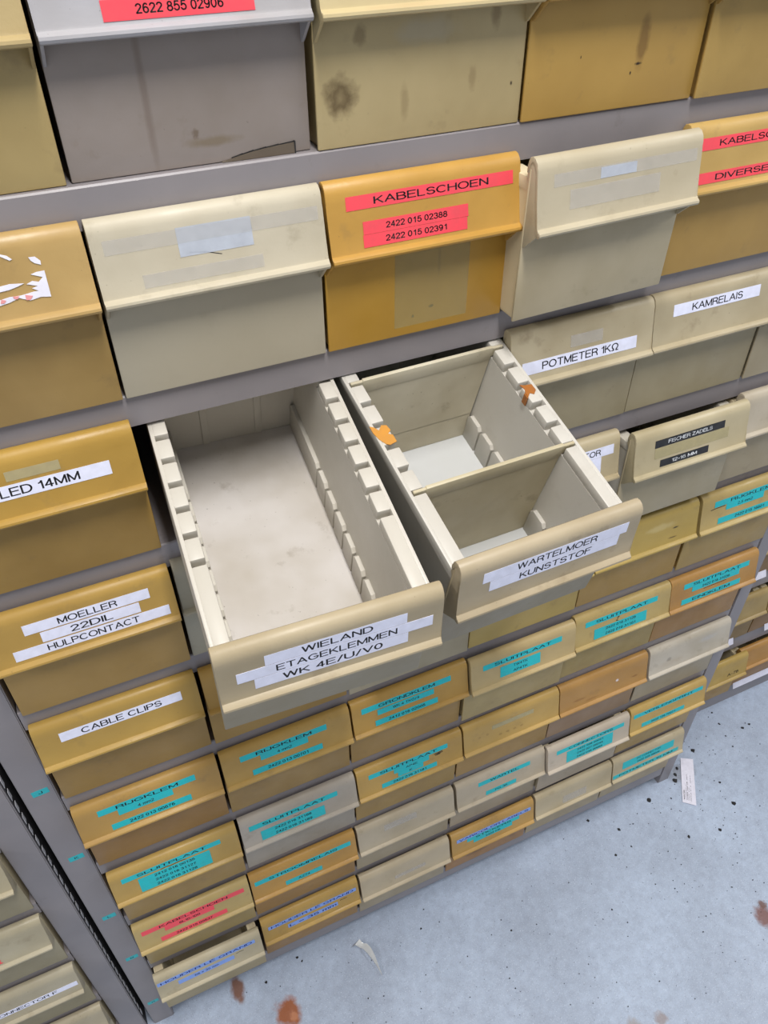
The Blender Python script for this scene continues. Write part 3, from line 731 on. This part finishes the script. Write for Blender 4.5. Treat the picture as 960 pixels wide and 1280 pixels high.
# cracked edge of the grey bin A1: bent splinter, its shade painted brown-grey, dark strip for the shaded gap
bm = bmesh.new()
cr = [(0.017, 0.0006), (0.024, 0.0017), (0.032, 0.0032), (0.040, 0.0044), (0.049, 0.0053), (0.058, 0.0060), (0.0690, 0.0066)]
for (xa, za), (xb, zb) in zip(cr[:-1], cr[1:]):
    va = [bm.verts.new(p) for p in ((xa, -0.0001, 0.0), (xb, -0.0001, 0.0), (xb, -0.0009 - zb * 0.14, 0.0), (xa, -0.0009 - za * 0.14, 0.0))]
    vb = [bm.verts.new(p) for p in ((xa, -0.0001, za), (xb, -0.0001, zb), (xb, -0.0006 - zb * 0.10, zb), (xa, -0.0006 - za * 0.10, za))]
    for i in range(4): bm.faces.new((va[i], va[(i + 1) % 4], vb[(i + 1) % 4], vb[i]))
    bm.faces.new(va[::-1]); bm.faces.new(vb)
o = ob('cracked_edge', mesh_of('cracked_edge', bm), P_DIRTY, BIN['A1'], tone((118, 104, 88), 0.7)); o['label'] = 'bent splinter along the crack, painted brownish for its shade'
bm = bmesh.new()
for (xa, za), (xb, zb) in zip(cr[1:-1], cr[2:]):
    va = [bm.verts.new(p) for p in ((xa, -0.0002, za - 0.0003), (xb, -0.0002, zb - 0.0003), (xb, -0.0002, zb + 0.0010), (xa, -0.0002, za + 0.0007))]
    bm.faces.new(va)
box(bm, 0.0688, 0.0697, -0.0020, -0.0001, -0.0004, 0.0078)
ob('crack', mesh_of('crack', bm), M_CRUMB, BIN['A1'])
# old sticky tape on the lower front of B2
bm = bmesh.new(); box(bm, -0.022, 0.046, -0.00015, -0.00002, 0.008, 0.082)
ob('tape_residue', mesh_of('tape_residue', bm), film('clear_old_tape', (196, 180, 124), 0.28), BIN['B2'])['label'] = 'pale clear tape patch on the lower front'

# ------------------------------------------------------------ shelving
SY = 0.006    # front plane of shelf lips and posts
def shelf_mesh(w, lip=0.028, depth=0.30, tk=0.0012):
    bm = bmesh.new()
    prism_x(bm, [(SY, -lip), (SY, -0.0012), (SY + 0.0012, 0.0), (SY + depth, 0.0), (SY + depth, -0.014), (SY + depth - tk, -0.014),
                 (SY + depth - tk, -tk), (SY + 0.0020, -tk), (SY + tk, -0.002), (SY + tk, -lip + tk), (SY + 0.010, -lip + tk), (SY + 0.010, -lip)], -w / 2, w / 2)
    return mesh_of('shelf', bm, True, 30)
def post_mesh(w, depth, h, mirror=1):
    bm = bmesh.new()
    # channel: front flange, two side flanges, open to the back
    x0, x1 = -w / 2, w / 2; t = 0.0015
    sec = [(x0, SY), (x1, SY), (x1, SY + depth), (x1 - t, SY + depth), (x1 - t, SY + t), (x0 + t, SY + t), (x0 + t, SY + depth), (x0, SY + depth)]
    prism_z(bm, [(x, y) for x, y in sec], 0.0, h)
    bmesh.ops.bevel(bm, geom=[e for e in bm.edges if abs(e.verts[0].co.z - e.verts[1].co.z) > 0.5 and abs(e.verts[0].co.y - SY) < 1e-6], offset=0.0012, segments=2, affect='EDGES')
    return mesh_of('post', bm, True, 50)
unit = empty('shelving_unit', (0, 0, 0), 'tall grey steel shelving unit holding most of the bins', 'shelving')
SH = shelf_mesh(1.000)
for r in ROWS[:-1]:
    ob('shelf', SH, M_STEEL, unit, loc=(0.4965, 0, zr(r)))
SHB = shelf_mesh(1.000, 0.043)
ob('shelf', SHB, M_STEEL, unit, loc=(0.4965, 0, zr('I')))
ob('shelf', SH, M_STEEL, unit, loc=(0.4965, 0, zr('A') + PT))
for x, w in ((-0.0212, 0.0330), (1.0135, 0.0275)):
    ob('post', post_mesh(w, 0.035, 1.60), M_STEEL, unit, loc=(x, 0, 0))
for x in (-0.0212, 1.0135):
    bm = bmesh.new(); box(bm, -0.0150, 0.0120, 0.285, 0.320, 0, 1.60, 0.001, 1); ob('rear_post', mesh_of('rear_post', bm), M_STEEL, unit, loc=(x, 0, 0))
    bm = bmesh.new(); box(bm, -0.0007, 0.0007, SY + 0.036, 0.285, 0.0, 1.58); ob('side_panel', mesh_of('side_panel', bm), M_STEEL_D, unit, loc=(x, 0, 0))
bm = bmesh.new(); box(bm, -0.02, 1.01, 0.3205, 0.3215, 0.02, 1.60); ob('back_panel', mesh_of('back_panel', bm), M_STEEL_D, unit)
# letter tags on the left post
for ch, z, th, dx in (('J', 0.647, 0.10, 0), ('K', 0.4985, 0.06, 0), ('L', 0.3305, 0.03, 0), ('M', 0.1880, -0.02, 0), ('N', 0.0095, 0.10, 0)):
    t = ob('letter_tag', strip_mesh(0.0170, 0.0095), M_CYAN, unit)
    t.matrix_local = Matrix.Translation((-0.0190 - (0.004 if ch == 'N' else 0), SY - 0.00003, z + FZ)) @ Matrix.Rotation(math.radians(90), 4, 'X') @ Matrix.Rotation(th * 0.5, 4, 'Z')
    t['label'] = 'small cyan tag on the post reading ' + ch
    put_text(t, ch, 0.0045, 0.0045, M_INK)
# pale slot plates, painted bright to read as light slits in the gap
def side_slots(parent, x, y0, y1, z0, z1, pitch, mat):
    me = None
    n = int((z1 - z0) / pitch)
    bm = bmesh.new(); box(bm, 0, 0.0006, y0, y1, -0.0075, 0.0075)
    me = mesh_of('slot', bm)
    for i in range(n):
        ob('slot', me, mat, parent, loc=(x, 0, z0 + i * pitch))

# left neighbour unit
ul = empty('shelving_unit', (-0.0665, 0, 0), 'grey steel shelving unit at the lower left, beyond the slotted gap', 'shelving')
LP = bmesh.new()
ob('post', post_mesh(0.0330, 0.040, 1.60), M_STEEL, ul, loc=(0.0015, 0, 0))
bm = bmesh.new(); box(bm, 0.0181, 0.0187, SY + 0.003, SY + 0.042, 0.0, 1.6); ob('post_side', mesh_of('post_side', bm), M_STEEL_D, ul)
side_slots(ul, 0.0184, SY + 0.005, SY + 0.0115, 0.05, 1.58, 0.0251, M_SLOT)
ZL0 = FZ - 0.0315
SHL = shelf_mesh(0.62, 0.026)
for k in range(-0, 10):
    ob('shelf', SHL, M_STEEL, ul, loc=(-0.0160 - 0.31, 0, ZL0 + PT * k))
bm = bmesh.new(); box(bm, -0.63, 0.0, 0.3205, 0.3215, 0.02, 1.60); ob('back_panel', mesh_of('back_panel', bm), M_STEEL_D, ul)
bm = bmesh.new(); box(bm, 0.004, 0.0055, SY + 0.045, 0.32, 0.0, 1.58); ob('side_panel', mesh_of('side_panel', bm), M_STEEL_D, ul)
ob('post', post_mesh(0.0330, 0.040, 1.60), M_STEEL, ul, loc=(-0.655, 0, 0))
NBL = {3: ('plain beige bin in the left neighbouring unit, uppermost of those showing', (196,184,152), (172,160,128)),
       2: ('beige bin with a red label remnant in the left neighbouring unit', (196,186,158), (172,160,128)),
       1: ('beige bin with white strip ending CONNECTOR F in the left neighbouring unit', (196,186,160), (166,154,120)),
       0: ('beige bin at the bottom edge of the photo, lowest in the left unit', (200,188,160), (170,158,124)),
       }
NB = {}
for k, (lab, hc, fc) in NBL.items():
    NB[k] = bin_at((-0.0860 - 0.0800, 0.0, ZL0 + PT * k + 0.0003), 0, 0, hc, fc, BEIGE, 0, P_MAIN, lab, group='bins in the left neighbouring unit')
    NB[k]
add_label(NB[1], 'w', 0.004, 0.148, 0.0110, 0.0085, ['G CONNECTOR F'])
if 'n_lab' in NB[1]: del NB[1]['n_lab']
panel_shape(NB[2], 'label_strip', [(-0.02, 0.0010), (0.0250, 0.0010), (0.0225, 0.0040), (0.0240, 0.0065), (0.0190, 0.0100), (0.0195, 0.0130), (-0.02, 0.0125)], M_RED, label='torn red label')
panel_shape(NB[0], 'label_strip', [(-0.02, 0.0210), (0.0450, 0.0210), (0.0450, 0.0290), (-0.02, 0.0290)], M_RED, label='red label')

# right neighbour unit, set back
YR = 0.101
ur = empty('shelving_unit', (1.60, YR, 0), 'grey steel shelving unit set back at the far right', 'shelving')
PR = 0.190
ZR0 = FZ - 0.010
SHR = shelf_mesh(1.06, 0.046)
for k in range(0, 7):
    ob('shelf', SHR, M_STEEL, ur, loc=(0.0, 0, ZR0 + PR * k))
bm = bmesh.new(); box(bm, -0.53, 0.53, SY + 0.0003, SY + 0.0016, 0.0, ZR0 - 0.002); ob('plinth', mesh_of('plinth', bm), M_STEEL, ur)
ob('post', post_mesh(0.0330, 0.040, 1.40), M_STEEL, ur, loc=(-0.5470, 0, 0))
ob('post', post_mesh(0.0330, 0.040, 1.40), M_STEEL, ur, loc=(0.5470, 0, 0))
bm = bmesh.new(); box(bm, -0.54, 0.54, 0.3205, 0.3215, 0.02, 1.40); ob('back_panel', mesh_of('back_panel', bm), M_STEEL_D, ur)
cardm = None
bm = bmesh.new(); box(bm, -0.078, 0.078, -0.0006, 0.0, 0.0, 0.015); cardm = mesh_of('shelf_card', bm)
XS = 1.230 - W * 1.0
RB = {}
for (k, c), (lab, hc, fc) in {
    (0, 0): ('yellow bin pulled forward, bottom row of the far right unit', (206,174,96), (186,148,80)),
    (0, 1): ('orange-brown bin in the bottom row of the far right unit', (200,150,80), (168,124,66)),
    (1, 0): ('olive brown bin above the yellow bin in the far right unit', (186,160,104), (150,122,72)),
    (1, 1): ('brown bin above the orange-brown bin in the far right unit', (190,160,104), (156,118,66)),
    (2, 0): ('brown bin in the third row up of the far right unit', (184,158,104), (150,116,70)),
    }.items():
    x = XS + 0.0825 + c * W
    pull = 0.0
    if (k, c) == (0, 0): pull = 0.008; x += 0.014
    RB[(k, c)] = bin_at((x, YR - pull, ZR0 + PR * k + 0.0003), 0, 0, hc, fc, BEIGE, 0, P_DIRTY, lab, group='bins in the far right unit')
o = put_text(RB[(0, 0)], 'A-76', 0.030, 0.0075, M_INK)
o.parent = RB[(0, 0)]; w_ = o.scale.copy(); l_ = o.location.copy()
o.matrix_local = panel_matrix(0.045, 0.010, 0.00015) @ Matrix.Translation((l_.x, l_.y, 0)) @ Matrix.Diagonal((w_.x, w_.y, 0.02, 1))
for (k, x) in ((0, 1.338), (1, 1.350), (1, 1.112), (2, 1.120)):
    o = ob('shelf_card', cardm, M_PAPER, ur)
    o.location = (x - 1.60, SY - 0.012, ZR0 + PR * k - 0.006)
    o.rotation_euler = (math.radians(-22), 0, 0)
    o['label'] = 'white card leaning at the shelf edge'

# ------------------------------------------------------------ things on the floor
# paper slip
pq = [(1.0804, 0.0320), (1.1027, 0.0188), (1.0377, -0.0665), (1.0176, -0.0487)]
cx = sum(p[0] for p in pq) / 4; cy = sum(p[1] for p in pq) / 4
slip = empty('paper_slip', (cx, cy, 0.0), 'white paper slip with small print lying on the floor by the right post', 'paper')
bm = bmesh.new(); prism_z(bm, [(x - cx, y - cy) for x, y in pq][::-1], 0.0012, 0.0016)
ob('sheet', mesh_of('sheet', bm), M_PAPER, slip)
ux = Vector((pq[0][0] - pq[3][0], pq[0][1] - pq[3][1], 0)).normalized(); ang = math.atan2(ux.y, ux.x)
for i, (off, s, cap, wd) in enumerate([(0.0080, '1420786', 0.0022, 0.022), (0.0045, 'levering 1 - 1', 0.0012, 0.034), (0.0015, 'Artikel 2422 016 .. n.v.t.', 0.0016, 0.060),
                                       (-0.0015, 'Aantal 25 st', 0.0012, 0.030), (-0.0050, 'datum 12 - 4    mag 7', 0.0014, 0.058)]):
    me, x0, x1, y0, y1 = text_mesh(s)
    t = bpy.data.objects.new('lettering', me); COL.objects.link(t); t.parent = slip
    if not me.materials: me.materials.append(M_INK)
    sx = wd / (x1 - x0); sy = cap / 0.7
    m = Matrix.Rotation(ang, 4, 'Z') @ Matrix.Translation((-0.045, off, 0.0017)) @ Matrix.Diagonal((sx, sy, 0.02, 1))
    t.matrix_local = m
# twisted clear plastic strip
def plastic_clear():
    m, nt, b = new_mat('clear_crumpled_film', 0.12)
    b.inputs['Base Color'].default_value = lin((236, 236, 232))
    b.inputs['Transmission Weight'].default_value = 0.3
    b.inputs['Alpha'].default_value = 0.85
    return m
M_FILM = plastic_clear()
path = [(0.306, -0.0215, 0.003), (0.3155, -0.0205, 0.0085), (0.321, -0.0275, 0.004), (0.3255, -0.0330, 0.009), (0.3290, -0.0430, 0.011), (0.3315, -0.0560, 0.010), (0.3330, -0.0680, 0.006), (0.3345, -0.0860, 0.0025)]
bm = bmesh.new(); prev = None; n = len(path)
for i, (x, y, z) in enumerate(path):
    tw = 0.5 + i * 0.30; w = (0.0040, 0.0062, 0.0050, 0.0070, 0.0085, 0.0085, 0.0080, 0.0070)[i]
    ax = Vector((math.cos(0.35), math.sin(0.35), 0)) * math.cos(tw * 0.6) + Vector((0, 0, 1)) * math.sin(tw) * 0.45
    a = Vector((x, y, max(z, 0.0008))) + ax * w; c = Vector((x, y, max(z, 0.0008))) - ax * w
    a.z = max(a.z, 0.0006); c.z = max(c.z, 0.0006)
    up = Vector((0, 0, 0.0006))
    cur = [bm.verts.new(a), bm.verts.new(c), bm.verts.new(c + up), bm.verts.new(a + up)]
    if prev:
        for j in range(4): bm.faces.new((prev[j], prev[(j + 1) % 4], cur[(j + 1) % 4], cur[j]))
    else: bm.faces.new(cur[::-1])
    prev = cur
bm.faces.new(prev)
o = ob('plastic_strip', mesh_of('plastic_strip', bm, True, 60), M_FILM)
tagp(o, 'crumpled clear plastic strip lying on the floor in front of the bottom row', 'plastic scrap')
# dirt crumbs
CR = [(1.0347, -0.004, 2.6), (1.1176, -0.0462, 1.3), (1.1102, -0.0932, 2.4), (1.0462, -0.1248, 1.8), (0.9807, -0.1108, 1.6), (1.0029, -0.0323, 1.0),
      (1.191, -0.064, .8), (0.9601, -0.0165, 2.3), (0.8657, -0.0417, 1.8), (0.8215, -0.0014, 1.4), (0.8292, -0.0812, 1.4), (0.8666, -0.0794, 1.0), (0.5748, -0.1147, 1.1),
      (0.4291, -0.0447, 1.0), (1.2204, 0.0923, 1.3), (1.2145, 0.0632, 1.4), (1.2533, 0.0341, 1.7), (1.2734, 0.036, 1.5), (1.2059, 0.0339, 1.0), (1.2017, 0.0077, 1.2),
      (1.1175, 0.0359, 2.6), (1.0588, 0.0172, 2.4), (0.7606, -0.1606, .9), (0.2113, 0.0029, 1.2), (0.2171, -0.006, 1.1), (1.0459, 0.0058, 2.2), (0.1500, -0.012, 1.3)]
for i, (x, y, s) in enumerate(CR):
    rr = random.Random(50 + i)
    bm = bmesh.new(); bmesh.ops.create_icosphere(bm, subdivisions=1, radius=1.0)
    for v in bm.verts:
        v.co *= rr.uniform(0.55, 1.25)
        v.co = Vector((v.co.x * 0.0021 * s * rr.uniform(.8, 1.2), v.co.y * 0.0021 * s, max(0, v.co.z) * 0.0009 * s))
    o = ob('dirt_crumb', mesh_of('dirt_crumb', bm), M_CRUMB, loc=(x, y, 0.0))
    lab = {2: 'largest black crumb on the open floor, right of the paper slip', 7: 'black crumb on the floor left of the right post foot',
           20: 'elongated black smear crumb above the paper slip', 0: 'black crumb at the foot of the right post, beside the paper slip'}.get(i)
    tagp(o, lab or 'small black crumb of dirt on the blue-grey floor', 'debris', 'black dirt crumbs on the floor')
rr = random.Random(11); bm = bmesh.new()
for i in range(420):
    x = rr.gauss(1.08, 0.10) if i < 150 else rr.uniform(0.1, 1.5); y = rr.uniform(-0.35, 0.09) if x > 1.04 else rr.uniform(-0.35, -0.01)
    s = rr.uniform(0.0003, 0.0009)
    box(bm, x - s, x + s * rr.uniform(.5, 1.6), y - s, y + s, 0, s)
o = ob('grit', mesh_of('grit', bm), M_CRUMB); tagp(o, 'fine dark grit scattered over the floor', 'debris', kind='stuff')
